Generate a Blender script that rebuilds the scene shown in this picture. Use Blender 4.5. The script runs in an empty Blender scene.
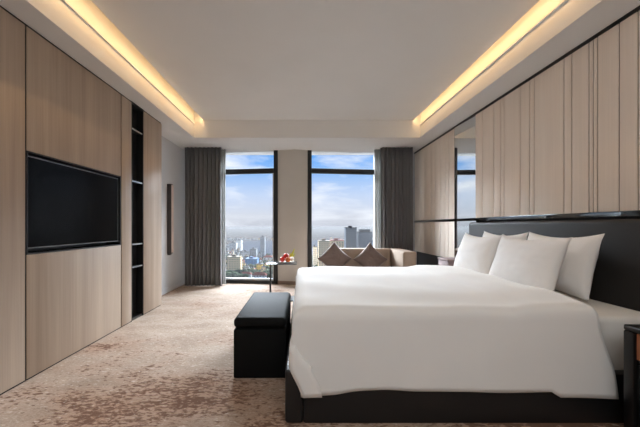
import bpy, bmesh, math, random
from mathutils import Vector, Matrix, noise
random.seed(7)
sc = bpy.context.scene
C = sc.collection
PI = math.pi

# ------------------------------------------------------------------ materials
def lin(c):
    r = []
    for v in c:
        v = v / 255.0
        r.append(v / 12.92 if v <= 0.04045 else ((v + 0.055) / 1.055) ** 2.4)
    return (r[0], r[1], r[2], 1.0)

def newmat(name):
    m = bpy.data.materials.new(name)
    m.use_nodes = True
    nt = m.node_tree
    return m, nt, nt.nodes['Principled BSDF']

def N(nt, kind, **kw):
    n = nt.nodes.new(kind)
    for k, v in kw.items():
        if k in n.inputs.keys():
            n.inputs[k].default_value = v
        else:
            setattr(n, k, v)
    return n

def ramp(nt, stops, interp='LINEAR'):
    r = nt.nodes.new('ShaderNodeValToRGB')
    r.color_ramp.interpolation = interp
    el = r.color_ramp.elements
    while len(el) < len(stops):
        el.new(0.5)
    for e, (p, c) in zip(el, stops):
        e.position = p
        e.color = c
    return r

def coords(nt, scale):
    tc = nt.nodes.new('ShaderNodeTexCoord')
    mp = nt.nodes.new('ShaderNodeMapping')
    mp.inputs['Scale'].default_value = scale
    geo = nt.nodes.new('ShaderNodeNewGeometry')
    nt.links.new(geo.outputs['Position'], mp.inputs['Vector'])
    return mp

def mat(name, rgb, rough=0.6, metal=0.0, var=0.06, nscale=6.0, bump=0.0, bscale=120.0, spec=0.5, sheen=0.0):
    m, nt, b = newmat(name)
    c = lin(rgb)
    mp = coords(nt, (1, 1, 1))
    nz = N(nt, 'ShaderNodeTexNoise', Scale=nscale, Detail=3.0)
    nt.links.new(mp.outputs[0], nz.inputs['Vector'])
    lo = tuple(max(0, v * (1 - var)) for v in c[:3]) + (1,)
    hi = tuple(min(1, v * (1 + var)) for v in c[:3]) + (1,)
    rp = ramp(nt, [(0.3, lo), (0.7, hi)])
    nt.links.new(nz.outputs['Fac'], rp.inputs['Fac'])
    nt.links.new(rp.outputs['Color'], b.inputs['Base Color'])
    b.inputs['Roughness'].default_value = rough
    b.inputs['Metallic'].default_value = metal
    b.inputs['Specular IOR Level'].default_value = spec
    b.inputs['Sheen Weight'].default_value = sheen
    if bump:
        n2 = N(nt, 'ShaderNodeTexNoise', Scale=bscale, Detail=2.0)
        nt.links.new(mp.outputs[0], n2.inputs['Vector'])
        bp = N(nt, 'ShaderNodeBump', Strength=bump, Distance=0.01)
        nt.links.new(n2.outputs['Fac'], bp.inputs['Height'])
        nt.links.new(bp.outputs['Normal'], b.inputs['Normal'])
    return m

def wood(name, a, b_, c, scale=(9, 9, 0.35), rough=0.5, grain=.10):
    m, nt, b = newmat(name)
    mp = coords(nt, scale)
    n1 = N(nt, 'ShaderNodeTexNoise', Scale=1.0, Detail=6.0, Roughness=0.6, Distortion=0.3)
    nt.links.new(mp.outputs[0], n1.inputs['Vector'])
    r1 = ramp(nt, [(0.25, lin(a)), (0.5, lin(b_)), (0.75, lin(c))])
    nt.links.new(n1.outputs['Fac'], r1.inputs['Fac'])
    mp2 = coords(nt, (scale[0] * 14, scale[1] * 14, scale[2] * 3))
    n2 = N(nt, 'ShaderNodeTexNoise', Scale=1.0, Detail=3.0)
    nt.links.new(mp2.outputs[0], n2.inputs['Vector'])
    r2 = ramp(nt, [(0.3, (1 - grain, 1 - grain, 1 - grain, 1)), (0.7, (1 + grain * .5, 1 + grain * .5, 1 + grain * .5, 1))])
    nt.links.new(n2.outputs['Fac'], r2.inputs['Fac'])
    mx = N(nt, 'ShaderNodeMix', data_type='RGBA', blend_type='MULTIPLY')
    mx.inputs[0].default_value = 1.0
    nt.links.new(r1.outputs['Color'], mx.inputs[6])
    nt.links.new(r2.outputs['Color'], mx.inputs[7])
    nt.links.new(mx.outputs[2], b.inputs['Base Color'])
    b.inputs['Roughness'].default_value = rough
    b.inputs['Specular IOR Level'].default_value = 0.35
    return m

def carpet():
    m, nt, b = newmat('carpet')
    def nz(scale, sc_=1.0, det=4.0, rough=0.55, dist=0.0):
        mp = coords(nt, scale)
        n = N(nt, 'ShaderNodeTexNoise', Scale=sc_, Detail=det, Roughness=rough, Distortion=dist)
        nt.links.new(mp.outputs[0], n.inputs['Vector'])
        return n.outputs['Fac']
    def math_(op, a, b2):
        n = N(nt, 'ShaderNodeMath', operation=op)
        for i, v in enumerate((a, b2)):
            if isinstance(v, (int, float)):
                n.inputs[i].default_value = v
            else:
                nt.links.new(v, n.inputs[i])
        return n.outputs[0]
    def mix(fac, a, col):
        n = N(nt, 'ShaderNodeMix', data_type='RGBA')
        nt.links.new(fac, n.inputs[0])
        nt.links.new(a, n.inputs[6])
        n.inputs[7].default_value = col
        return n.outputs[2]
    big = nz((0.8, 1.1, 1), 1.0, 3.0)
    med = nz((2.2, 3.6, 1), 1.0, 4.0, 0.6, 0.4)
    fine = nz((60, 80, 1), 1.0, 3.0, 0.6)
    dash = nz((22, 42, 1), 1.0, 3.0, 0.6, 0.5)
    dash2 = nz((16, 34, 1), 1.37, 3.0, 0.6, 0.4)
    base = ramp(nt, [(0.30, lin((150, 128, 111))), (0.50, lin((184, 165, 149))), (0.68, lin((208, 195, 183)))])
    nt.links.new(math_('ADD', math_('MULTIPLY', med, 0.55), math_('MULTIPLY', fine, 0.45)), base.inputs['Fac'])
    # rust blotches
    sp = nt.nodes.new('ShaderNodeSeparateXYZ'); ge = nt.nodes.new('ShaderNodeNewGeometry')
    nt.links.new(ge.outputs['Position'], sp.inputs[0])
    def step(sock, a, b2):
        n = N(nt, 'ShaderNodeMapRange', clamp=True); n.interpolation_type = 'SMOOTHSTEP'
        n.inputs['From Min'].default_value = a; n.inputs['From Max'].default_value = b2
        nt.links.new(sock, n.inputs['Value'])
        return n.outputs[0]
    # the woven design has one broad rust field before the bed, paler towards the window
    field = math_('MULTIPLY', math_('SUBTRACT', 1.0, step(sp.outputs[1], 2.3, 3.3)), step(sp.outputs[0], -2.0, -.9))
    s0 = math_('ADD', math_('MULTIPLY', big, 0.6), math_('MULTIPLY', med, 0.4))
    s1 = math_('ADD', math_('SUBTRACT', s0, 0.02), math_('MULTIPLY', field, 0.14))
    rm = ramp(nt, [(0.47, (0, 0, 0, 1)), (0.68, (1, 1, 1, 1))])
    nt.links.new(s1, rm.inputs['Fac'])
    c1 = mix(math_('MULTIPLY', rm.outputs['Color'], 0.60), base.outputs['Color'], lin((170, 122, 90)))
    # dark brown dashes, denser in the blotches
    dd = math_('ADD', math_('MULTIPLY', dash, 0.62), math_('MULTIPLY', nz((8, 20, 1), 1.0, 5.0, 0.7, 0.5), 0.38))
    d = math_('ADD', dd, math_('MULTIPLY', math_('SUBTRACT', s1, 0.5), 0.85))
    rd = ramp(nt, [(0.555, (0, 0, 0, 1)), (0.65, (1, 1, 1, 1))])
    nt.links.new(d, rd.inputs['Fac'])
    c2 = mix(math_('MULTIPLY', rd.outputs['Color'], 0.85), c1, lin((104, 74, 58)))
    d2 = math_('ADD', dash2, math_('MULTIPLY', math_('SUBTRACT', s1, 0.5), -0.3))
    rd2 = ramp(nt, [(0.58, (0, 0, 0, 1)), (0.68, (1, 1, 1, 1))])
    nt.links.new(d2, rd2.inputs['Fac'])
    c3 = mix(math_('MULTIPLY', rd2.outputs['Color'], 0.5), c2, lin((232, 220, 206)))
    nt.links.new(c3, b.inputs['Base Color'])
    b.inputs['Roughness'].default_value = 0.95
    b.inputs['Specular IOR Level'].default_value = 0.1
    bp = N(nt, 'ShaderNodeBump', Strength=0.5, Distance=0.01)
    nt.links.new(nz((160, 160, 1), 1.0, 2.0), bp.inputs['Height'])
    nt.links.new(bp.outputs['Normal'], b.inputs['Normal'])
    return m

def glass_mat():
    m, nt, b = newmat('window_glass')
    nt.nodes.remove(b)
    out = nt.nodes['Material Output']
    tr = N(nt, 'ShaderNodeBsdfTransparent', Color=(0.97, 0.98, 0.98, 1))
    gl = N(nt, 'ShaderNodeBsdfGlossy', Roughness=0.02)
    fr = N(nt, 'ShaderNodeFresnel', IOR=1.2)
    mx = nt.nodes.new('ShaderNodeMixShader')
    nt.links.new(fr.outputs[0], mx.inputs[0])
    nt.links.new(tr.outputs[0], mx.inputs[1])
    nt.links.new(gl.outputs[0], mx.inputs[2])
    nt.links.new(mx.outputs[0], out.inputs['Surface'])
    return m

def sheer_mat():
    m, nt, b = newmat('sheer_fabric')
    out = nt.nodes['Material Output']
    b.inputs['Base Color'].default_value = lin((215, 215, 213))
    b.inputs['Roughness'].default_value = 0.9
    tl = N(nt, 'ShaderNodeBsdfTranslucent', Color=lin((180, 180, 178)))
    tr = N(nt, 'ShaderNodeBsdfTransparent')
    m1 = N(nt, 'ShaderNodeMixShader', Fac=0.5)
    m2 = N(nt, 'ShaderNodeMixShader', Fac=0.22)
    wv = N(nt, 'ShaderNodeTexNoise', Scale=40.0)
    nt.links.new(b.outputs[0], m1.inputs[1]); nt.links.new(tl.outputs[0], m1.inputs[2])
    nt.links.new(m1.outputs[0], m2.inputs[1]); nt.links.new(tr.outputs[0], m2.inputs[2])
    nt.links.new(m2.outputs[0], out.inputs['Surface'])
    return m

def facade(name, wall_c, win_c, bw, bh, mort=0.3, rough=0.8):
    """walls with a regular grid of windows"""
    m, nt, b = newmat(name)
    geo = nt.nodes.new('ShaderNodeNewGeometry')
    sp = nt.nodes.new('ShaderNodeSeparateXYZ')
    nt.links.new(geo.outputs['Position'], sp.inputs[0])
    ad = N(nt, 'ShaderNodeMath', operation='ADD')
    nt.links.new(sp.outputs[0], ad.inputs[0]); nt.links.new(sp.outputs[1], ad.inputs[1])
    cb = nt.nodes.new('ShaderNodeCombineXYZ')
    nt.links.new(ad.outputs[0], cb.inputs[0]); nt.links.new(sp.outputs[2], cb.inputs[1])
    br = N(nt, 'ShaderNodeTexBrick', offset=0.0, squash=1.0)
    win_c = tuple(v * .9 for v in win_c); wall_c = tuple(min(255, v * 1.06) for v in wall_c)
    br.inputs['Color1'].default_value = lin(win_c)
    br.inputs['Color2'].default_value = lin(win_c)
    br.inputs['Mortar'].default_value = lin(wall_c)
    br.inputs['Scale'].default_value = 1.0
    br.inputs['Mortar Size'].default_value = mort * bh
    br.inputs['Mortar Smooth'].default_value = 0.1
    br.inputs['Brick Width'].default_value = bw
    br.inputs['Row Height'].default_value = bh
    nt.links.new(cb.outputs[0], br.inputs['Vector'])
    nt.links.new(br.outputs['Color'], b.inputs['Base Color'])
    b.inputs['Roughness'].default_value = rough
    b.inputs['Specular IOR Level'].default_value = 0.2
    return m

M = {}
M['ceiling'] = mat('ceiling_paint', (226, 225, 223), 0.85, var=0.015, nscale=2)
M['wall'] = mat('wall_paint', (205, 207, 210), 0.85, var=0.02, nscale=3)
M['pillar'] = mat('pillar_paint', (196, 190, 182), 0.8, var=0.02, nscale=3)
M['wainscot'] = mat('grey_wall_cover', (78, 78, 80), 0.7)
M['wood_left'] = wood('taupe_oak', (160, 141, 124), (174, 155, 137), (186, 167, 149))
M['wood_right'] = wood('pale_oak', (233, 218, 203), (238, 224, 210), (242, 230, 217), (5, 5, 0.3), grain=.04)
M['groove'] = mat('groove_brown', (142, 122, 108), 0.7)
M['black'] = mat('black_trim', (20, 19, 19), 0.45)
M['strip'] = mat('dark_metal_strip', (104, 106, 106), 0.07, 1.0, var=0.02)
M['niche'] = mat('niche_black', (22, 22, 23), 0.4)
M['steel'] = mat('brushed_steel', (176, 178, 180), 0.3, 0.9)
M['carpet'] = carpet()
M['leather'] = mat('black_leather', (28, 28, 29), 0.42, bump=0.12, bscale=220)
M['leather_bench'] = mat('black_leather_bench', (20, 20, 20), 0.7, bump=0.12, bscale=220, spec=.12)
M['headboard'] = mat('charcoal_leather', (46, 44, 43), 0.5, bump=0.12, bscale=220, spec=.3)
M['linen'] = mat('white_cotton', (236, 233, 229), 0.85, var=0.012, nscale=3, bump=0.05, bscale=500, sheen=0.1)
M['sheet'] = mat('white_sheet', (226, 222, 216), 0.85, var=0.012)
M['pillow'] = mat('white_pillow_cotton', (238, 235, 232), 0.85, var=0.012, sheen=0.1)
M['curtain'] = mat('grey_curtain', (120, 119, 120), 0.9, var=0.08, nscale=40)
M['sheer'] = sheer_mat()
M['sofa'] = mat('beige_fabric', (168, 148, 131), 0.9, bump=0.2, bscale=300)
M['cushion'] = mat('taupe_velvet', (124, 106, 98), 0.85, bump=0.15, bscale=250, sheen=0.2)
M['frame'] = mat('black_window_metal', (18, 17, 17), 0.4)
M['lframe'] = mat('pale_window_metal', (205, 205, 205), 0.5)
M['glass'] = glass_mat()
M['tv_black'] = mat('tv_bezel', (28, 28, 29), 0.35)
M['tv_edge'] = mat('tv_silver_edge', (120, 121, 122), 0.35, 0.7)
M['screen'] = mat('tv_screen', (6, 6, 7), 0.18, var=0.01, spec=0.06)
M['orange'] = wood('tan_drawer_front', (160, 98, 70), (172, 108, 78), (182, 118, 87), (3, 3, 3))
M['black_lacquer'] = mat('black_lacquer', (16, 16, 16), 0.3)
M['mauve'] = mat('mauve_leather', (138, 118, 116), 0.6)
M['bronze'] = mat('dark_bronze', (74, 68, 66), 0.4, 0.5)
M['sconce_pale'] = mat('pale_diffuser', (218, 200, 190), 0.6)
M['table_top'] = mat('smoked_table_top', (92, 94, 94), 0.12)
M['plate'] = mat('white_porcelain', (230, 230, 228), 0.25)
M['red'] = mat('red_fruit_skin', (206, 54, 40), 0.35, var=0.15)
M['orange_fruit'] = mat('orange_fruit_skin', (232, 118, 50), 0.45, var=0.1)
M['pale_fruit'] = mat('pale_fruit_flesh', (235, 222, 205), 0.5)
M['leafm'] = mat('yellow_green_leaf', (190, 190, 70), 0.5, var=0.2, nscale=60)
M['stem'] = mat('fruit_stem', (80, 60, 40), 0.7)
M['mirror'] = mat('mirror_silver', (225, 228, 228), 0.02, 1.0, var=0.0)

# ------------------------------------------------------------------ mesh helpers
class MB:
    def __init__(self):
        self.bm = bmesh.new()
    def box(self, x0, x1, y0, y1, z0, z1, bev=0.0, seg=2):
        r = bmesh.ops.create_cube(self.bm, size=1.0)
        vs = r['verts']
        for v in vs:
            v.co = Vector((x0 + (v.co.x + .5) * (x1 - x0), y0 + (v.co.y + .5) * (y1 - y0), z0 + (v.co.z + .5) * (z1 - z0)))
        if bev:
            es = list({e for v in vs for e in v.link_edges})
            bmesh.ops.bevel(self.bm, geom=es, offset=bev, segments=seg, profile=0.5, affect='EDGES')
        return self
    def prism(self, pts, z0, z1):
        lo = [self.bm.verts.new((p[0], p[1], z0)) for p in pts]
        hi = [self.bm.verts.new((p[0], p[1], z1)) for p in pts]
        n = len(pts)
        self.bm.faces.new(lo[::-1]); self.bm.faces.new(hi)
        for i in range(n):
            self.bm.faces.new((lo[i], lo[(i + 1) % n], hi[(i + 1) % n], hi[i]))
        bmesh.ops.recalc_face_normals(self.bm, faces=self.bm.faces[:])
        return self
    def cyl(self, p, r, z0, z1, seg=20, r2=None):
        m = Matrix.Translation((p[0], p[1], (z0 + z1) / 2))
        bmesh.ops.create_cone(self.bm, cap_ends=True, segments=seg, radius1=r, radius2=r if r2 is None else r2, depth=z1 - z0, matrix=m)
        return self
    def lathe(self, prof, c, seg=24):
        rings = []
        for (r, z) in prof:
            if r < 1e-6:
                rings.append([self.bm.verts.new((c[0], c[1], c[2] + z))])
            else:
                rings.append([self.bm.verts.new((c[0] + r * math.cos(2 * PI * i / seg), c[1] + r * math.sin(2 * PI * i / seg), c[2] + z)) for i in range(seg)])
        for a, b in zip(rings, rings[1:]):
            for i in range(seg):
                j = (i + 1) % seg
                if len(a) == 1 and len(b) == 1: continue
                if len(a) == 1: self.bm.faces.new((a[0], b[i], b[j]))
                elif len(b) == 1: self.bm.faces.new((a[i], a[j], b[0]))
                else: self.bm.faces.new((a[i], a[j], b[j], b[i]))
        bmesh.ops.recalc_face_normals(self.bm, faces=self.bm.faces[:])
        return self
    def grid(self, nu, nv, f, closed=False):
        vs = [[self.bm.verts.new(f(i / nu, j / nv)) for j in range(nv + 1)] for i in range(nu + 1)]
        for i in range(nu):
            for j in range(nv):
                self.bm.faces.new((vs[i][j], vs[i + 1][j], vs[i + 1][j + 1], vs[i][j + 1]))
        return self
    def build(self, name, m, parent=None, base=None, smooth=True, ang=40):
        """parent: Empty/Mesh whose world matrix has already been noted in WORLD"""
        off = Vector((0, 0, 0))
        if parent is not None:
            off = ABS[parent.name]
        elif base is not None:
            off = Vector(base)
        for v in self.bm.verts:
            v.co -= off
        me = bpy.data.meshes.new(name)
        self.bm.to_mesh(me); self.bm.free()
        if smooth:
            for p in me.polygons: p.use_smooth = True
            me.set_sharp_from_angle(angle=math.radians(ang))
        me.materials.append(m)
        o = bpy.data.objects.new(name, me)
        C.objects.link(o)
        if parent is not None:
            o.parent = parent
            ABS[o.name] = off.copy()
        else:
            o.location = off
            ABS[o.name] = off.copy()
        return o

ABS = {}
def tag(o, label=None, cat=None, group=None, kind=None):
    if label: o['label'] = label
    if cat: o['category'] = cat
    if group: o['group'] = group
    if kind: o['kind'] = kind
    return o
def thing(name, loc, label=None, cat=None, group=None, kind=None):
    o = bpy.data.objects.new(name, None)
    o.empty_display_size = 0.1
    C.objects.link(o)
    o.location = loc
    ABS[o.name] = Vector(loc)
    return tag(o, label, cat, group, kind)
def struct(name, mb, m, parent=None, smooth=True):
    o = mb.build(name, m, parent, smooth=smooth)
    if parent is None: o['kind'] = 'structure'
    return o
def B(*a, **k):
    return MB().box(*a, **k)

# ------------------------------------------------------------------ room shell
XL, XP, XR, YB, YF = -2.43, -2.127, 2.40, 7.4, -3.0
ZS, ZM, ZT = 2.765, 3.063, 3.36            # soffit, main ceiling, slot top
YC = 5.89                                   # back edge of the recessed ceiling
struct('floor', B(XL - .1, XR + .15, YF - .1, YB, -.12, 0), M['carpet'])
struct('wall_left', B(XL - .1, XL, YF - .1, YB, 0, ZT), M['wall'])
struct('wall_right', B(XR + .05, XR + .15, YF - .1, YB, 0, ZT), M['wainscot'])
struct('wall_front', B(XL, XR + .05, YF - .1, YF, 0, ZT), M['wainscot'])
struct('ceiling', B(-1.74, 1.96, YF, YC, ZM, ZM + .05), M['ceiling'])
struct('trim_1', B(XL - .1, XR + .15, YF - .1, YB, ZT, ZT + .1), M['ceiling'])
struct('trim_2', B(XL, -1.90, YF, YC, ZS, ZT), M['ceiling'])
struct('trim_3', B(2.08, XR + .05, YF, YC, ZS, ZT), M['ceiling'])
struct('trim_4', B(XL, XR + .05, YC, YB, ZS, ZT), M['ceiling'])
# lip mouldings round the recess, bead mouldings in the slot
lip = MB()
lip.box(-1.945, -1.895, YF, YC - .001, ZS - .014, ZS + .012)
lip.box(2.075, 2.105, YF, YC - .001, ZS - .006, ZS + .012)
lip.box(-1.945, 2.105, YC - .005, YC + .045, ZS - .014, ZS + .012)
struct('trim_5', lip, M['ceiling'])
bead = MB()
bead.box(-1.90, -1.882, YF, YC, 2.985, 3.003)
bead.box(2.062, 2.08, YF, YC, 2.970, 2.988)
struct('trim_6', bead, M['ceiling'])
# window wall: piers behind the curtains, the faceted pillar, the sill
struct('wall_back', MB().box(XL, -1.70, 7.16, YB, 0, ZS).box(1.58, XR + .05, 7.16, YB, 0, ZS), M['wall'])
struct('wall_pillar', MB().prism([(-.50, 6.93), (-.145, 6.845), (.115, 6.93), (.115, 7.25), (-.50, 7.25)], 0, ZS), M['pillar'])
struct('baseboard_left', B(XL, XL + .012, 5.09, 7.16, 0, .09), M['wall'])
struct('baseboard_back', MB().prism([(-.50, 6.93), (-.145, 6.845), (.115, 6.93), (.115, 6.918), (-.145, 6.833), (-.50, 6.918)], 0, .07), M['groove'])

def window(name, p0, p1, flip):
    L = math.hypot(p1[0] - p0[0], p1[1] - p0[1])
    a = math.atan2(p1[1] - p0[1], p1[0] - p0[0])
    r = thing(name, (p0[0], p0[1], 0), kind='structure')
    ABS[r.name] = Vector((0, 0, 0))         # built in its own frame
    f = MB()
    f.box(0, .085, -.02, .10, 0, ZS, bev=.004); f.box(L - .085, L, -.02, .10, 0, ZS, bev=.004)
    f.box(.085, L - .085, -.02, .10, 0, .062)
    f.build('window_frame', M['frame'], r)
    B(.085, L - .085, -.03, .09, 2.30, 2.395, bev=.004).build('transom', M['frame'], r)
    s = MB()
    s.box(.085, L - .085, .02, .08, .062, .10)
    if flip: s.box(L - .115, L - .085, .02, .08, .10, 2.30)
    s.build('glazing_bead', M['lframe'], r)
    B(.085, L - .085, .040, .052, .10, 2.30).build('window_pane', M['glass'], r, smooth=False)
    B(.085, L - .085, .040, .052, 2.395, ZS).build('window_pane', M['glass'], r, smooth=False)
    r.rotation_euler.z = a
    return r
window('window_1', (-1.80, 7.115), (-.50, 6.93), True)
window('window_2', (.115, 6.93), (1.68, 7.14), False)

# ------------------------------------------------------------------ left panelling
def panel(mb, m, base, label, cat='wall panel', group=None, name='wall_panel'):
    return tag(mb.build(name, m, base=base), label, cat, group)
g = .009
Y1, Y2, Y3, Y4, Y5 = 2.583, 3.945, 4.19, 4.50, 5.085
zb, zt = .014, ZS - .02
TZ0, TZ1 = .975, 1.785
def lp(y0, y1, z0, z1):
    return B(XL + .12, XP, y0 + g, y1 - g, z0, z1, bev=.003)
panel(lp(YF + .01, Y1, zb, zt), M['wood_left'], (XP, 0, zb), 'tall taupe oak wall panel at left edge, nearer than the television')
panel(lp(Y1, Y2, TZ1, zt), M['wood_left'], (XP, 3.2, TZ1), 'wide taupe oak wall panel above the television')
panel(lp(Y1, Y2, zb, TZ0), M['wood_left'], (XP, 3.2, zb), 'wide taupe oak wall panel below the television')
panel(lp(Y2, Y3, zb, zt), M['wood_left'], (XP, 4.1, zb), 'narrow taupe oak wall panel between the television and the black shelf slot')
panel(lp(Y4, Y5, zb, zt), M['wood_left'], (XP, 4.8, zb), 'tall taupe oak wall panel beyond the black shelf slot, ending the cladding')
back = MB()
back.box(XL, XL + .12, YF, Y3, 0, ZS); back.box(XL, XL + .12, Y4, Y5, 0, ZS)
struct('trim_7', back, M['black'])
kick = MB()
kick.box(XL + .12, XP - .012, YF, Y3, 0, zb); kick.box(XL + .12, XP - .012, Y4, Y5 - .01, 0, zb)
kick.box(XL + .12, XP - .012, YF, Y3, zt, ZS); kick.box(XL + .12, XP - .012, Y4, Y5 - .01, zt, ZS)
for yy in (Y1, Y2): kick.box(XL + .12, XP - .008, yy - g, yy + g, zb, zt)
struct('trim_8', kick, M['black'])
# television in its black recess
rc = MB()
rc.box(XL + .12, XL + .14, Y1, Y2, TZ0, TZ1)
rc.box(XL + .14, XP - .003, Y1 + g, Y1 + g + .012, TZ0, TZ1); rc.box(XL + .14, XP - .003, Y2 - g - .012, Y2 - g, TZ0, TZ1)
rc.box(XL + .14, XP - .003, Y1 + g + .012, Y2 - g - .012, TZ1 - .012, TZ1); rc.box(XL + .14, XP - .003, Y1 + g + .012, Y2 - g - .012, TZ0, TZ0 + .012)
tag(rc.build('recess_surround', M['niche'], base=(XP, 3.26, TZ0)), 'black recess box framing the television in the left panelling', 'recess')
tv = thing('television', (XP - .05, 3.26, 1.03), 'large flat black television set into the left oak panelling', 'television')
ty0, ty1, tz0, tz1 = 2.61, 3.905, 1.022, 1.752
B(XP - .07, XP - .022, ty0, ty1, tz0, tz1, bev=.004).build('casing', M['tv_black'], tv)
e = MB(); w = .009
e.box(XP - .022, XP - .016, ty0, ty0 + w, tz0, tz1); e.box(XP - .022, XP - .016, ty1 - w, ty1, tz0, tz1)
e.box(XP - .022, XP - .016, ty0 + w, ty1 - w, tz0, tz0 + w); e.box(XP - .022, XP - .016, ty0 + w, ty1 - w, tz1 - w, tz1)
tag(e.build('bezel', M['tv_edge'], tv), 'thin silver bezel')
B(XP - .022, XP - .0185, ty0 + w, ty1 - w, tz0 + w, tz1 - w).build('screen', M['screen'], tv, smooth=False)
B(XL + .14, XP - .07, 3.05, 3.47, 1.2, 1.6).build('wall_bracket', M['black'], tv)
# shelf slot
sl = thing('shelf_niche', (XP, 4.345, 0), 'tall narrow black open shelf slot with steel-edged shelves in the left panelling', 'shelf niche')
nb = MB()
nb.box(XP - .11, XP - .09, Y3, Y4, 0, ZS - .001); nb.box(XP - .09, XP - .004, Y3 - .004, Y3 + .010, .0, ZS); nb.box(XP - .09, XP - .004, Y4 - .010, Y4 + .004, 0, ZS)
nb.box(XP - .09, XP - .004, Y3 + .010, Y4 - .010, ZS - .03, ZS - .001)
nb.build('niche_carcass', M['niche'], sl)
for z in (2.43, 1.77, .966, .675):
    s = B(XP - .09, XP - .02, Y3 + .010, Y4 - .010, z - .008, z + .008).build('shelf', M['niche'], sl)
    tag(B(XP - .02, XP - .012, Y3 + .010, Y4 - .010, z - .009, z + .009).build('shelf_edge', M['steel'], s), 'bright steel shelf edge')
B(XP - .09, XP - .02, Y3 + .010, Y4 - .010, 0, .03).build('bottom_board', M['niche'], sl)
# sconce
sn = thing('wall_sconce', (XL, 6.07, .70), 'slim tall dark bronze sconce on the grey wall left of the curtain', 'wall lamp')
B(XL, XL + .075, 6.03, 6.11, .70, 1.96, bev=.003).build('sconce_body', M['bronze'], sn)
tag(B(XL + .075, XL + .092, 6.036, 6.104, .72, 1.94, bev=.003).build('diffuser', M['sconce_pale'], sn), 'pale diffuser strip')
B(XL, XL + .055, 6.045, 6.095, .675, .70).build('end_cap', M['bronze'], sn)

# ------------------------------------------------------------------ right panelling
SZ0, SZ1 = 1.272, 1.312
def slats(y0, y1, z0, z1, grooves, gw=.011):
    mb = MB()
    ys = [y0] + sorted(grooves) + [y1]
    for a, b in zip(ys, ys[1:]):
        mb.box(XR, XR + .008, a + gw / 2, b - gw / 2, z0, z1, bev=.002)
    return mb
def right_panel(y0, y1, z0, z1, grooves, label):
    r = thing('wall_panel', (XR + .04, (y0 + y1) / 2, z0), label, 'wall panel')
    B(XR + .008, XR + .05, y0, y1, z0, z1).build('backing', M['groove'], r)
    slats(y0, y1, z0, z1, grooves).build('slats', M['wood_right'], r)
px = [482.5, 493.3, 500.5, 504, 520, 529.3, 534, 563.7, 571.5, 588.7, 593, 597.3, 619, 637.7]
gr = [804.0 / (x - 302) for x in px] + [2.19, 2.14, 2.02, 1.86, 1.82, 1.6, 1.45, 1.40, 1.2, 0.9, .85, .6, .2, -.3, -.8, -1.4, -2]
gf = [804.0 / (x - 302) for x in (420, 424, 430.5, 434.5, 440, 445, 448.5)]
YM0, YM1 = 4.65, 5.25
right_panel(YF + .01, YM0 - .01, SZ1, ZS - .03, gr, 'long pale oak grooved wall panelling above the headboard')
right_panel(YM1 + .012, 7.14, SZ1, ZS - .03, gf, 'pale oak grooved wall panel between mirror and right curtain, above dark strip')
right_panel(YM1 + .012, 7.14, .67, SZ0, gf, 'pale oak grooved wall panel between mirror and right curtain, below dark strip')
struct('trim_9', B(XR - .006, XR + .05, YF, 7.15, ZS - .03, ZS), M['black'])
struct('trim_10', B(XR - .012, XR + .05, YF, 7.15, SZ0, SZ1, bev=.002), M['strip'])
struct('trim_11', MB().box(XR - .006, XR + .05, YM1 - .006, YM1 + .012, .66, SZ0).box(XR - .006, XR + .05, YM1 - .006, YM1 + .012, SZ1, ZS - .03), M['strip'])
MG = [(XR + .012, YM0 - .01), (XR + .009, YM0 - .01), (XR - .012, YM1 - .006), (XR + .012, YM1 - .006)]
mr = thing('wall_mirror', (XR + .03, 4.95, .55), 'tall narrow wall mirror between the two pale oak panels, reflecting the window', 'mirror')
B(XR + .012, XR + .05, YM0 - .01, YM1 - .006, .55, SZ0).build('mirror_backing', M['black'], mr)
B(XR + .012, XR + .05, YM0 - .01, YM1 - .006, SZ1, ZS - .03).build('mirror_backing', M['black'], mr)
MB().prism(MG, .55, SZ0).build('mirror_glass', M['mirror'], mr, smooth=False)
MB().prism(MG, SZ1, ZS - .03).build('mirror_glass', M['mirror'], mr, smooth=False)

# ------------------------------------------------------------------ curtains
def curtain(name, x0, x1, y, n, amp, m, label, cat, z0=.015, z1=ZS - .005, seed=0):
    rnd = random.Random(seed)
    ph = [rnd.uniform(.7, 1.3) for _ in range(n + 2)]
    def f(u, v):
        t = u * n; k = int(t)
        a = amp * ph[min(k, n)]
        s = math.sin(2 * PI * t)
        s = math.copysign(abs(s) ** .75, s)
        hem = 1 + .25 * (1 - v)
        return Vector((x0 + (x1 - x0) * u + .012 * math.sin(4 * PI * t) * hem + .006 * math.sin(3 * v + k), y + a * s * hem * .9, z0 + (z1 - z0) * v))
    o = MB().grid(n * 14, 10, f).build(name, m, base=((x0 + x1) / 2, y, z0), ang=180)
    md = o.modifiers.new('thick', 'SOLIDIFY'); md.thickness = .004; md.offset = 0
    return tag(o, label, cat)
curtain('curtain', -2.33, -1.60, 6.66, 9, .05, M['curtain'], 'dark grey floor-length curtain at the left of the left window', 'curtain', seed=1)
curtain('curtain', 1.56, 2.205, 6.66, 9, .05, M['curtain'], 'dark grey curtain at the right of the right window, behind the sofa', 'curtain', seed=2)
curtain('sheer_curtain', -1.70, -1.555, 6.84, 3, .03, M['sheer'], 'narrow gathered white sheer beside the left grey curtain', 'sheer curtain', seed=3)
curtain('sheer_curtain', 1.475, 1.70, 6.84, 4, .03, M['sheer'], 'narrow gathered white sheer beside the right grey curtain', 'sheer curtain', seed=4)

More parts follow.
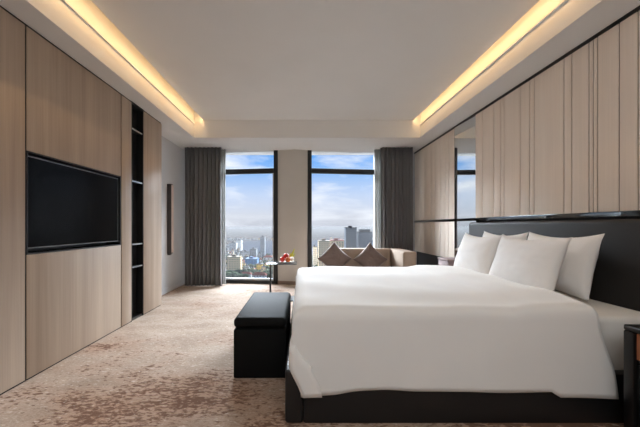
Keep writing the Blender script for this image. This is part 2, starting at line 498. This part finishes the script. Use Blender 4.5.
# ------------------------------------------------------------------ bed
BX0, BX1, BY0, BY1 = -.103, 2.26, 2.03, 4.22
bed = thing('bed', (1.1, 3.12, 0), 'wide black leather platform bed with white bedding and tall charcoal headboard', 'bed')
B(BX0, BX0 + .11, BY0, BY1, 0, .325, bev=.018, seg=3).build('foot_rail', M['leather'], bed)
B(BX0 + .112, BX1, BY0 + .002, BY0 + .09, 0, .30, bev=.012).build('side_rail', M['leather'], bed)
B(BX0 + .112, BX1, BY1 - .09, BY1 - .002, 0, .30, bev=.012).build('side_rail', M['leather'], bed)
B(BX0 + .11, BX1, BY0 + .09, BY1 - .09, .06, .26).build('slat_base', M['leather'], bed)
hb = MB()
hb.box(2.30, 2.39, 1.60, 4.64, .0, 1.25, bev=.035, seg=4)
hb.build('headboard', M['headboard'], bed)
MY0, MY1, MX1 = 2.095, 4.15, 2.285
B(.03, MX1, MY0, MY1, .26, .63, bev=.04, seg=4).build('mattress', M['sheet'], bed)

# duvet draped over the mattress
TZ = .70
def drop(d, r, flare, tuck=0.0, H=.5):
    """distance past the top edge -> (sideways offset, drop)"""
    if d <= 0: return 0.0, 0.0
    q = r * PI / 2
    if d < q:
        a = d / r
        return r * math.sin(a), r * (1 - math.cos(a))
    h = r + d - q
    return r + flare * (h - r) - tuck * max(0, (h - .55 * H) / (.45 * H)) ** 2, h
def sst(a, b, x):
    t = max(0, min(1, (x - a) / (b - a))); return t * t * (3 - 2 * t)
def duvet_mesh():
    xe, xr = .015, 1.80                     # top edge at foot, open end
    ya, yb = 2.10, 4.13                     # near, far top edges
    rx, ry = .075, .07
    lx = .365 - rx + rx * PI / 2
    ly = .49 - ry + ry * PI / 2
    nu, nv = 110, 120
    u0, u1 = xe - lx, xr
    v0, v1 = ya - ly, yb + ly
    def f(s, t):
        u = u0 + (u1 - u0) * s; v = v0 + (v1 - v0) * t
        ox, dx = drop(xe - u, rx, .03, .11, .365)
        if v < ya:
            oy, dy = drop(ya - v, ry, .045); sg = -1
        else:
            oy, dy = drop(v - yb, ry, .03); sg = 1
        x = max(u, xe) - ox
        y = min(max(v, ya), yb) + sg * oy
        d = max(dx, dy)
        # corner at the foot: the side flap starts a little further in towards its hem
        if dy > .0:
            k = sst(.33, .49, dy) * sst(.35, 0.0, max(u - xe, 0))
            x += .08 * k
        # open end slants outward down the side
        x += .10 * sst(0.05, .49, dy) * sst(1.2, 1.8, u)
        z = TZ - d
        top = max(0, 1 - d / .12)
        # puffiness, a folded-back band, soft creases
        cx = sst(xe - .02, .30, u); cy = sst(ya, ya + .30, v) * sst(yb, yb - .30, v)
        z += top * (.018 * cx * cy + .028 * sst(1.28, 1.46, u) * (1 - .65 * sst(1.74, 1.80, u)))
        n = noise.noise(Vector((u * 1.6, v * 1.1, .3))) * .016 + noise.noise(Vector((u * 4.5, v * 2.2, 2.3))) * .006
        n += .006 * math.sin(9 * (u * .45 + v) + 2.5 * noise.noise(Vector((u, v, 5))))
        z += top * n
        side = min(1, dy / .12)
        wob = noise.noise(Vector((u * 2.4, dy * 1.5, 7.7))) * .022 + noise.noise(Vector((u * 7.0, dy * 2.0, 1.7))) * .006
        y += sg * side * min(1, dy / .3) * (wob if sg > 0 else -abs(wob) * .0 + wob * .55 + .004)
        z += side * sst(.35, .49, dy) * (.010 * noise.noise(Vector((u * 3, 0, 4))) - .010 * sst(.9, 1.5, u) - .034 * sst(1.46, 1.50, u) - .03 * sst(.42, 0, u))
        if dx > .05:
            x -= .012 * noise.noise(Vector((v * 2.5, dx * 3, 9)))
        return Vector((x, y, z))
    return MB().grid(nu, nv, f)
dv = duvet_mesh().build('duvet', M['linen'], bed, ang=180)
md = dv.modifiers.new('thick', 'SOLIDIFY'); md.thickness = .022; md.offset = -1

# pillows
def pillow_mesh(w, h, t, seed, sag=.02, pinch=.085):
    bm = bmesh.new()
    n = 28
    def pt(i, j, s):
        u = -1 + 2 * i / n; v = -1 + 2 * j / n
        px_ = u * w / 2 * (1 - pinch * (1 - v * v)); pz = v * h / 2 * (1 - pinch * 1.2 * (1 - u * u))
        prof = max(0, (1 - abs(u) ** 2.6)) ** .55 * max(0, (1 - abs(v) ** 2.6)) ** .55
        th = t / 2 * prof * (1 - .12 * v)
        th *= 1 + .12 * noise.noise(Vector((u * 1.7, v * 1.7, seed)))
        th += .006 * prof * noise.noise(Vector((u * 5, v * 5, seed + 3)))
        pz -= sag * (1 - u * u) * (v + 1) / 2
        return Vector((px_, s * th, pz))
    fr = [[bm.verts.new(pt(i, j, -1)) for j in range(n + 1)] for i in range(n + 1)]
    bk = [[fr[i][j] if i in (0, n) or j in (0, n) else bm.verts.new(pt(i, j, 1)) for j in range(n + 1)] for i in range(n + 1)]
    for i in range(n):
        for j in range(n):
            bm.faces.new((fr[i][j], fr[i + 1][j], fr[i + 1][j + 1], fr[i][j + 1]))
            bm.faces.new((bk[i][j], bk[i][j + 1], bk[i + 1][j + 1], bk[i + 1][j]))
    # welt round the edge
    me = bpy.data.meshes.new('pillow')
    bm.to_mesh(me); bm.free()
    for p in me.polygons: p.use_smooth = True
    return me
def pillow(name, w, h, t, loc, rot, m, label, group, seed, sag=.02, pinch=.085, cat='pillow'):
    me = pillow_mesh(w, h, t, seed, sag, pinch); me.materials.append(m)
    o = bpy.data.objects.new(name, me); C.objects.link(o)
    o.location = loc; o.rotation_euler = rot
    tag(o, label, cat, group)
    return o
def bed_pillow(y, xb, zb_, lean, label, seed, w=.80, h=.50, t=.20, yaw=0):
    # local x -> -Y.. along the bed, leaning back towards the headboard
    a = math.radians(lean)
    cx = xb + math.sin(a) * h / 2; cz = zb_ + math.cos(a) * h / 2
    R = Matrix.Rotation(math.radians(-90 + yaw), 4, 'Z') @ Matrix.Rotation(-a, 4, 'X')
    return pillow('pillow', w, h, t, (cx, y, cz), R.to_euler(), M['pillow'], label, 'white bed pillows', seed)
bed_pillow(3.58, 2.045,   .655, 13, 'white pillow leaning on headboard, behind the far front pillow', 1.3, w=.78)
bed_pillow(2.785, 2.045, .660, 13, 'white pillow leaning on headboard, behind the near front pillow', 2.1, w=.80)
bed_pillow(3.575, 1.785, .685, 18, 'white front pillow on the far side of the bed, nearest the window', 3.7, w=.77, h=.46)
bed_pillow(2.775, 1.765, .685, 18, 'white front pillow on the near side of the bed', 4.9, w=.83, h=.46)

# bench at the foot
bn = thing('bench', (-.33, 3.17, 0), 'black leather storage bench at the foot of the bed', 'bench')
B(-.54, -.125, 2.635, 3.70, .0, .385, bev=.012).build('bench_body', M['leather_bench'], bn)
B(-.542, -.123, 2.633, 3.702, .392, .475, bev=.035, seg=4).build('bench_lid', M['leather_bench'], bn)

# nightstands
ns = thing('nightstand', (2.1, 1.64, 0), 'black nightstand with tan drawer front beside the near side of the bed', 'nightstand')
k = MB()
k.box(1.82, 2.28, 1.40, 1.90, .615, .645, bev=.008, seg=3)
k.box(1.82, 2.28, 1.84, 1.90, .0, .614, bev=.008); k.box(1.82, 2.28, 1.40, 1.46, .0, .614, bev=.008)
k.box(1.84, 2.28, 1.46, 1.84, .0, .05); k.box(2.26, 2.28, 1.46, 1.84, .05, .614); k.box(1.84, 2.28, 1.46, 1.84, .445, .462)
k.build('carcass', M['black_lacquer'], ns)
tag(B(1.832, 2.2, 1.465, 1.835, .467, .610, bev=.003).build('drawer', M['orange'], ns), 'tan drawer front')
B(1.834, 2.2, 1.465, 1.835, .055, .44, bev=.003).build('drawer', M['black_lacquer'], ns)
fn = thing('nightstand', (2.2, 4.82, 0), 'mauve-brown nightstand in the corner beyond the bed, below the far oak panel', 'nightstand')
B(2.04, 2.38, 4.68, 5.02, .05, .70, bev=.01).build('carcass', M['mauve'], fn)
B(2.03, 2.39, 4.67, 5.03, .702, .73, bev=.006).build('top', M['mauve'], fn)
B(2.08, 2.36, 4.72, 4.98, 0, .05).build('plinth', M['black'], fn)

# ------------------------------------------------------------------ sofa by the window
sf = thing('sofa', (1.1, 6.05, 0), 'beige fabric sofa with one arm, below the right window', 'sofa')
B(.25, 1.70, 5.60, 6.34, .08, .20, bev=.02).build('seat_base', M['sofa'], sf)
B(.25, 1.68, 5.62, 6.33, .20, .30, bev=.035, seg=4).build('seat_cushion', M['sofa'], sf)
B(.53, 1.685, 6.345, 6.55, .08, .772, bev=.035, seg=4).build('backrest', M['sofa'], sf)
B(1.69, 1.92, 5.60, 6.55, .08, .768, bev=.03, seg=4).build('arm', M['sofa'], sf)
for x, y in ((.32, 5.68), (1.83, 5.68), (.62, 6.46), (1.83, 6.46)):
    MB().cyl((x, y), .02, 0, .085, 12).build('leg', M['black'], sf)
def throw_cushion(x, y, z, lean, label, seed):
    R = Matrix.Rotation(math.radians(-lean), 4, 'X') @ Matrix.Rotation(math.radians(45), 4, 'Y')
    return pillow('throw_cushion', .46, .46, .17, (x, y, z), R.to_euler(), M['cushion'], label, 'taupe cushions on the sofa', seed, sag=0, pinch=.10, cat='cushion')
throw_cushion(.60, 6.16, .60, 12, 'taupe throw cushion standing on its corner, left of two on the sofa', 11)
throw_cushion(1.265, 6.18, .585, 12, 'taupe throw cushion standing on its corner, right of two on the sofa', 12)

# side table with a plate of fruit
st = thing('side_table', (-.33, 5.5, 0), 'slim dark side table with one leg, in front of the pillar between the windows', 'side table')
B(-.565, -.085, 5.29, 5.71, .585, .603, bev=.004).build('table_top', M['table_top'], st)
B(-.530, -.505, 5.47, 5.53, .018, .585, bev=.003).build('leg', M['black'], st)
B(-.545, -.13, 5.32, 5.68, 0, .018, bev=.003).build('base', M['black'], st)
TT = .603
pl = tag(MB().lathe([(0, 0), (.07, 0), (.125, .014), (.127, .019), (.07, .007), (0, .007)], (-.255, 5.49, TT)).build('plate', M['plate'], base=(-.255, 5.49, TT)), 'small white plate of fruit on the side table', 'plate')
def sphere_fruit(name, c, r, m, label, squash=1.0):
    root = thing(name, (c[0], c[1], c[2] - r * squash), label, 'fruit')
    prof = [(0, -r * squash * .94)] + [(r * math.sin(a), -r * squash * math.cos(a)) for a in [PI * i / 14 for i in range(1, 14)]] + [(0, r * squash * .86)]
    MB().lathe(prof, c, 20).build('flesh', m, root, ang=180)
    MB().cyl((c[0], c[1]), .003, c[2] + r * squash * .82, c[2] + r * squash * 1.15, 8).build('stem', M['stem'], root)
sphere_fruit('apple', (-.318, 5.46, TT + .055), .044, M['red'], 'red apple at the left of the fruit plate')
sphere_fruit('orange', (-.228, 5.43, TT + .053), .044, M['orange_fruit'], 'orange fruit at the front of the fruit plate', .97)
sphere_fruit('apple', (-.262, 5.515, TT + .100), .046, M['red'], 'larger red apple on top of the fruit plate pile')
sphere_fruit('pear', (-.165, 5.50, TT + .055), .038, M['pale_fruit'], 'pale round fruit at the right of the fruit plate')
sphere_fruit('pear', (-.30, 5.56, TT + .056), .038, M['pale_fruit'], 'pale round fruit at the back left of the fruit plate')
lf = thing('leaf_sprig', (-.205, 5.56, TT + .01), 'yellow-green leaf sprig standing up from the fruit plate', 'leaf')
def leaf(dx, dy, L, wd):
    mb = MB()
    def f(u, v):
        s = u * L; ww = wd * math.sin(PI * min(1, u * .92 + .06)) ** .8 * (v - .5)
        return Vector((-.205 + dx * s + ww, 5.56 + dy * s + .25 * abs(ww), TT + .012 + s * .86 - .25 * s * s / L * abs(dx)))
    o = mb.grid(12, 4, f).build('leaf', M['leafm'], lf, ang=180)
    md = o.modifiers.new('t', 'SOLIDIFY'); md.thickness = .002
leaf(.30, 0, .27, .035); leaf(.52, .1, .18, .03); leaf(.10, .15, .16, .03)
nk = MB().box(-.555, -.48, 5.36, 5.42, TT, TT + .010, bev=.004)
tag(nk.build('napkin', M['wall'], base=(-.5, 5.39, TT)), 'folded white napkin at the left end of the side table', 'napkin')

# ------------------------------------------------------------------ the city outside
GZ = -70.0
def gdist(y): return (1.2 - GZ) * 335.0 / (y - 226.0)
def city_mat(rgb): return mat('city_roof_%d' % len(M), tuple(v * .6 for v in rgb), 0.9, var=0.12, nscale=.05, spec=.1)
gm, gnt, gb = newmat('city_ground')
gmp = coords(gnt, (.02, .02, .02))
gn = N(gnt, 'ShaderNodeTexNoise', Scale=1.0, Detail=6.0)
gnt.links.new(gmp.outputs[0], gn.inputs['Vector'])
grp = ramp(gnt, [(.35, lin((26, 32, 22))), (.5, lin((54, 52, 48))), (.62, lin((64, 40, 34))), (.7, lin((70, 68, 64)))])
gnt.links.new(gn.outputs['Fac'], grp.inputs['Fac']); gnt.links.new(grp.outputs['Color'], gb.inputs['Base Color'])
gb.inputs['Roughness'].default_value = 1; gb.inputs['Specular IOR Level'].default_value = 0
struct('trim_12', MB().box(-4500, 4500, 60, 9000, GZ - 3, GZ), gm).name = 'ground'
wm = mat('river_water', (58, 64, 74), .9, var=.05, spec=.0, nscale=.01)
def gp(x, y):
    d = gdist(y); return ((x - 302) * d / 335.0, d)
rv = MB().prism([gp(238, 249), gp(262, 257), gp(300, 256), gp(420, 247), gp(420, 240.5), gp(300, 240.5), gp(243, 241), gp(232, 244)], GZ - .5, GZ + .6)
rv.build('river', wm, smooth=False)['kind'] = 'structure'
F = {}
F['cream'] = facade('cream_facade', (236, 206, 160), (140, 120, 98), 4.0, 3.4, .32)
F['white'] = facade('white_facade', (205, 205, 202), (120, 124, 130), 4.0, 3.4, .32)
F['grey'] = facade('grey_facade', (150, 152, 154), (92, 98, 106), 3.5, 3.2, .3)
F['tower'] = facade('tower_facade', (70, 80, 92), (52, 64, 78), 2.6, 3.6, .22, .35)
F['tower2'] = facade('tower_facade_pale', (84, 92, 104), (66, 76, 90), 2.6, 3.6, .3, .35)
F['yellow'] = facade('yellow_facade', (216, 186, 96), (130, 110, 70), 4, 3.4, .4)
F['blue'] = facade('blue_facade', (92, 138, 190), (70, 104, 150), 5, 3.4, .3)
R_ = {'red': city_mat((214, 92, 66)), 'grey': city_mat((140, 140, 140)), 'blue': city_mat((96, 150, 210)), 'dark': city_mat((70, 78, 88)), 'cream': city_mat((220, 196, 160))}
FOOT = []
def clear(x0, x1, y0, y1, m=1.0):
    return all(x1 + m < a or x0 - m > b or y1 + m < c or y0 - m > e for a, b, c, e in FOOT)
def building(x0, x1, yt, yb_, fac, roof, label, depth=None, group=None, hip=False, crown=False):
    d = gdist(yb_)
    X0, X1 = (x0 - 302) * d / 335, (x1 - 302) * d / 335
    zt_ = 1.2 - (yt - 226) * d / 335
    dep = depth or (X1 - X0)
    FOOT.append((X0, X1, d, d + dep))
    r = thing('building', ((X0 + X1) / 2, d + dep / 2, GZ), label, 'building', group)
    B(X0, X1, d, d + dep, GZ, zt_).build('wall', F[fac], r, smooth=False)
    if hip:
        mb = MB(); o = .6; rh = (X1 - X0) * .22
        a = [mb.bm.verts.new(p) for p in ((X0 - o, d - o, zt_), (X1 + o, d - o, zt_), (X1 + o, d + dep + o, zt_), (X0 - o, d + dep + o, zt_))]
        t = [mb.bm.verts.new(p) for p in ((X0 + dep * .35, d + dep / 2, zt_ + rh), (X1 - dep * .35, d + dep / 2, zt_ + rh))] if X1 - X0 > dep * .75 else None
        if t:
            mb.bm.faces.new((a[0], a[1], t[1], t[0])); mb.bm.faces.new((a[2], a[3], t[0], t[1])); mb.bm.faces.new((a[1], a[2], t[1])); mb.bm.faces.new((a[3], a[0], t[0])); mb.bm.faces.new(a[::-1])
        mb.build('roof', R_[roof], r, smooth=False)
    else:
        mb = MB().box(X0 - .3, X1 + .3, d - .3, d + dep + .3, zt_, zt_ + 1.2)
        mb.box(X0 + (X1 - X0) * .3, X0 + (X1 - X0) * .6, d + dep * .3, d + dep * .6, zt_ + 1.2, zt_ + 4)
        if crown: mb.box(X0 + (X1 - X0) * .12, X1 - (X1 - X0) * .12, d + dep * .1, d + dep * .9, zt_ + 1.2, zt_ + 6)
        mb.build('roof', R_[roof], r, smooth=False)
    return r
building(346, 356.6, 228, 264, 'tower', 'dark', 'tall dark blue-grey tower through the right window, left of the tower pair', depth=24)
building(359, 372, 232.5, 264, 'tower2', 'dark', 'broader shorter grey tower through the right window, right of the tower pair', depth=24, crown=True)
building(318.5, 330, 241.5, 272, 'cream', 'cream', 'cream apartment block at the left of the right window, left half', depth=22)
building(330.5, 344, 241, 271, 'cream', 'red', 'cream apartment block behind the left throw cushion through the right window', depth=22)
building(312.8, 317, 247, 268, 'white', 'grey', 'narrow white block at the left edge of the right window', depth=14)
building(227, 240.5, 257.5, 273, 'cream', 'cream', 'cream apartment block at the lower left of the left window', depth=16)
building(245, 257, 259.5, 266, 'blue', 'blue', 'blue building in the middle of the left window', depth=26)
building(250, 256, 249.5, 258.5, 'grey', 'grey', 'grey block behind the blue building in the left window', depth=24)
building(260.3, 264.6, 237, 256, 'grey', 'grey', 'slim tall hazy grey tower beside the river in the left window', depth=20)
building(256.5, 262.5, 264.5, 270, 'yellow', 'grey', 'small yellow building at the lower middle of the left window', depth=12)
building(263, 272.5, 257.5, 261.5, 'white', 'red', 'red-roofed white house near the right jamb of the left window', depth=16, hip=True)
building(265, 274, 264, 268.5, 'yellow', 'red', 'red-roofed house lower right in the left window', depth=12, hip=True)
building(229, 236, 243, 252, 'white', 'grey', 'white block at the upper left of the left window city', depth=24)
building(236.5, 241, 240.5, 251, 'white', 'grey', 'taller white block beside the left sheer city view', depth=26)
building(241.5, 248, 252, 259, 'white', 'grey', 'low white block left of the grey block in the left window', depth=18)
building(240, 251, 274.5, 278, 'white', 'red', 'long red-roofed house at the bottom left of the left window', depth=9, hip=True)
building(252, 266, 275.5, 279, 'white', 'red', 'long red-roofed house at the bottom of the left window', depth=9, hip=True)
rnd = random.Random(3)
def generic(x, y, wpx, hpx, lab, grp):
    d = gdist(y); w = wpx * d / 335; dp = w * rnd.uniform(.7, 1.2)
    if not clear((x - 302) * d / 335, (x - 302) * d / 335 + w, d, d + dp): return
    building(x, x + wpx, y - hpx, y, rnd.choice(['white', 'cream', 'grey', 'white']), rnd.choice(['grey', 'cream', 'red', 'grey']), lab, group=grp, depth=dp)
for i in range(200):
    y = rnd.choice([239.6, 240.2, 244, 246, 248, 251, 254, 257, 260, 263, 267, 271])
    y += rnd.uniform(-.4, 1.5) if y > 245 else 0
    x = rnd.uniform(224, 274)
    if 240 < x < 274 and 242 < y < 257: x = rnd.uniform(224, 238)
    generic(x, y, rnd.uniform(1.6, 4), rnd.uniform(1.5, 4.5) if y > 245 else rnd.uniform(.7, 2), 'small hazy low-rise building in the city seen through the left window', 'small city buildings')
for i in range(45):
    y = rnd.choice([239.6, 240.2, 250, 256, 262])
    generic(rnd.uniform(313, 374), y, rnd.uniform(2, 5), rnd.uniform(1.5, 4) if y > 245 else rnd.uniform(.7, 2), 'small hazy low-rise building in the city seen through the right window', 'small city buildings, right window')
for i in range(150):
    y = rnd.choice([239.6, 240.2, 258, 260, 263, 266, 270, 274]) + rnd.uniform(-.2, 1.5)
    x = rnd.choice([rnd.uniform(150, 221), rnd.uniform(277, 310), rnd.uniform(380, 460), rnd.uniform(318, 370)])
    generic(x, y, rnd.uniform(2, 5), rnd.uniform(2, 6) if y > 245 else rnd.uniform(.7, 2), 'low-rise city building lying behind the pillar, the curtains or the sofa', 'city buildings hidden from the bed')
# tree canopy between the houses
tm = mat('tree_green', (44, 62, 34), .9, var=.35, nscale=.2, spec=.05)
tb = MB()
for i in range(800):
    x, y = rnd.uniform(224, 276), rnd.uniform(256, 279)
    if i % 4 == 0: x = rnd.uniform(312, 350); y = rnd.uniform(258, 276)
    if i % 4 == 1: x = rnd.uniform(150, 460)
    X, d = gp(x, y)
    r = rnd.uniform(2.2, 4.6)
    if not clear(X - r, X + r, d - r, d + r, .8): continue
    mtx = Matrix.Translation((X, d, GZ + r * .8)) @ Matrix.Diagonal((1, 1, .85, 1))
    s = bmesh.ops.create_icosphere(tb.bm, subdivisions=2, radius=r, matrix=mtx)
    for v in s['verts']:
        v.co += Vector((noise.noise(v.co * .5), noise.noise(v.co * .5 + Vector((5, 0, 0))), noise.noise(v.co * .5 + Vector((0, 9, 0))))) * r * .35
tag(tb.build('tree_canopy', tm, ang=180), 'dark green treetops between the city buildings seen through the windows', 'trees', kind='stuff')
# haze over the city
hm = bpy.data.materials.new('haze'); hm.use_nodes = True
hn = hm.node_tree; hn.nodes.remove(hn.nodes['Principled BSDF'])
vs = N(hn, 'ShaderNodeVolumeScatter', Color=(1.0, .96, .94, 1), Density=.00012, Anisotropy=.0)
va = N(hn, 'ShaderNodeVolumeAbsorption', Color=(0, 0, 0, 1), Density=.00034)
vv = hn.nodes.new('ShaderNodeAddShader')
hn.links.new(vs.outputs[0], vv.inputs[0]); hn.links.new(va.outputs[0], vv.inputs[1])
hn.links.new(vv.outputs[0], hn.nodes['Material Output'].inputs['Volume'])
hz = MB().box(-3500, 3500, 120, 7500, GZ - 1, -1.5).build('haze', hm, smooth=False)
tag(hz, 'pale haze lying over the city outside the windows', 'haze', kind='stuff')

# ------------------------------------------------------------------ sky
wd = bpy.data.worlds.new('World'); sc.world = wd; wd.use_nodes = True
nt = wd.node_tree
bg = nt.nodes['Background']
tc = nt.nodes.new('ShaderNodeTexCoord')
sep = nt.nodes.new('ShaderNodeSeparateXYZ')
nt.links.new(tc.outputs['Generated'], sep.inputs[0])
sky = ramp(nt, [(0.0, lin((196, 200, 212))), (.03, lin((212, 216, 228))), (.09, lin((196, 212, 240))), (.15, lin((150, 190, 242))), (.21, lin((96, 164, 238))), (.30, lin((84, 148, 222)))])
nt.links.new(sep.outputs[2], sky.inputs['Fac'])
mp = nt.nodes.new('ShaderNodeMapping'); mp.inputs['Scale'].default_value = (3.2, 3.2, 11)
mp.inputs['Location'].default_value = (2.1, .4, .9)
nt.links.new(tc.outputs['Generated'], mp.inputs['Vector'])
cn = N(nt, 'ShaderNodeTexNoise', Scale=1.6, Detail=7.0, Roughness=.55, Distortion=.3)
nt.links.new(mp.outputs[0], cn.inputs['Vector'])
cr = ramp(nt, [(.44, (0, 0, 0, 1)), (.68, (1, 1, 1, 1))])
nt.links.new(cn.outputs['Fac'], cr.inputs['Fac'])
cm = nt.nodes.new('ShaderNodeMix'); cm.data_type = 'RGBA'
nt.links.new(cr.outputs['Color'], cm.inputs[0]); nt.links.new(sky.outputs['Color'], cm.inputs[6])
cm.inputs[7].default_value = lin((240, 243, 252))
# bright patch added to the sky above the view to light the room
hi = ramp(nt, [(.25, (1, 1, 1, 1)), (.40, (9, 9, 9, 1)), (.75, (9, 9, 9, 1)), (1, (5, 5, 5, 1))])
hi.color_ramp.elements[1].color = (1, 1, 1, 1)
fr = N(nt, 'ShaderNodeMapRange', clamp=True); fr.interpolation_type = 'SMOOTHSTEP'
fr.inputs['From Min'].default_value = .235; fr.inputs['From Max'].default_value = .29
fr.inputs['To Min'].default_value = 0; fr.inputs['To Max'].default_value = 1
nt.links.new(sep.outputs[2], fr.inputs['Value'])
# ... only in the sector in front of the windows, facing the room
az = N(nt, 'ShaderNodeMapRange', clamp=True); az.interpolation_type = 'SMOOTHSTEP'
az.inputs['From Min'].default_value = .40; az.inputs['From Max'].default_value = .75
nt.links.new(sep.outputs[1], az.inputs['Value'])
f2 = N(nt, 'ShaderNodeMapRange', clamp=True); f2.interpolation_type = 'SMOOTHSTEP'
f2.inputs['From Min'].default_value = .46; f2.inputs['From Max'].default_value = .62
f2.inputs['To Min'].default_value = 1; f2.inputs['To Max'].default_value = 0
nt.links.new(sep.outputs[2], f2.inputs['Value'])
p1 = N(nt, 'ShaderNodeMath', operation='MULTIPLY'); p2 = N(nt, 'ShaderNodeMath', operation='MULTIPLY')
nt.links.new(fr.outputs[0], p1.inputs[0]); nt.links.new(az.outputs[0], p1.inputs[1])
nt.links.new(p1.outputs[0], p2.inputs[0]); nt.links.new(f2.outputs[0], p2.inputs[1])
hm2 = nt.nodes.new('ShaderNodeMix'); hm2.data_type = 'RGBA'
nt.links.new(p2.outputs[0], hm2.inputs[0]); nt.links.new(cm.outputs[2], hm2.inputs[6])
SKYFILL = 67.0
hm2.inputs[7].default_value = (SKYFILL * .90, SKYFILL * .985, SKYFILL * 1.09, 1)
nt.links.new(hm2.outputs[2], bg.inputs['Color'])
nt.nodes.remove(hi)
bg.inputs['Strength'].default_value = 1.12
wd.cycles.sampling_method = 'MANUAL'; wd.cycles.sample_map_resolution = 1024

# ------------------------------------------------------------------ lights
def area(name, loc, rot, sx, sy, power, col, spread=PI):
    l = bpy.data.lights.new(name, 'AREA'); l.shape = 'RECTANGLE'; l.size = sx; l.size_y = sy
    l.energy = power; l.color = col; l.spread = spread
    o = bpy.data.objects.new(name, l); C.objects.link(o); o.location = loc; o.rotation_euler = rot
    return o
warm = (1.0, .61, .26)
LEN = YC - YF
YMID = (YC + YF) / 2
# LED strips lying on top of the ceiling edge, aimed at the slot walls
area('led_strip', (-1.755, YMID, 3.135), (0, math.radians(90), 0), .02, LEN - .02, 6.2, warm)
area('led_strip', (-1.745, YMID, 3.085), (0, math.radians(25), 0), .02, LEN - .02, 16, warm)
area('led_strip', (1.975, YMID, 3.135), (0, math.radians(-90), 0), .02, LEN - .02, 5.6, warm)
area('led_strip', (1.965, YMID, 3.085), (0, math.radians(-25), 0), .02, LEN - .02, 14, warm)
# unseen fill lights added behind the camera to brighten the room
area('rear_fill_down', (-.1, -1.6, ZM - .02), (0, 0, 0), 2.6, 2.2, 38, (.84, .93, 1.0))
area('rear_fill_up', (0, -1.4, 1.9), (PI, 0, 0), 2.0, 1.0, 98, (.84, .93, 1.0))
for nm, p0, p1 in (('p1', (-1.80, 7.115), (-.50, 6.93)), ('p2', (.115, 6.93), (1.68, 7.14))):
    L = math.hypot(p1[0] - p0[0], p1[1] - p0[1]); a = math.atan2(p1[1] - p0[1], p1[0] - p0[0])
    o = area('portal_' + nm, ((p0[0] + p1[0]) / 2, (p0[1] + p1[1]) / 2 + .12, ZS / 2), (math.radians(-90), 0, a), L, ZS, 1, (1, 1, 1))
    o.data.cycles.is_portal = True

# ------------------------------------------------------------------ camera, view
cam = bpy.data.cameras.new('camera'); co = bpy.data.objects.new('camera', cam); C.objects.link(co)
co.location = (0, 0, 1.2); co.rotation_euler = (math.radians(90), 0, 0)
cam.sensor_width = 36; cam.lens = 335 / 640 * 36
cam.shift_x = 18 / 640; cam.shift_y = 12.5 / 640
cam.clip_end = 20000; cam.clip_start = .05
sc.camera = co
sc.view_settings.view_transform = 'Standard'; sc.view_settings.look = 'None'
sc.view_settings.exposure = 0.03; sc.view_settings.gamma = 1; sc.view_settings.use_curve_mapping = False
sc.cycles.max_bounces = 10; sc.cycles.diffuse_bounces = 6; sc.cycles.transparent_max_bounces = 12
sc.cycles.sample_clamp_indirect = 6
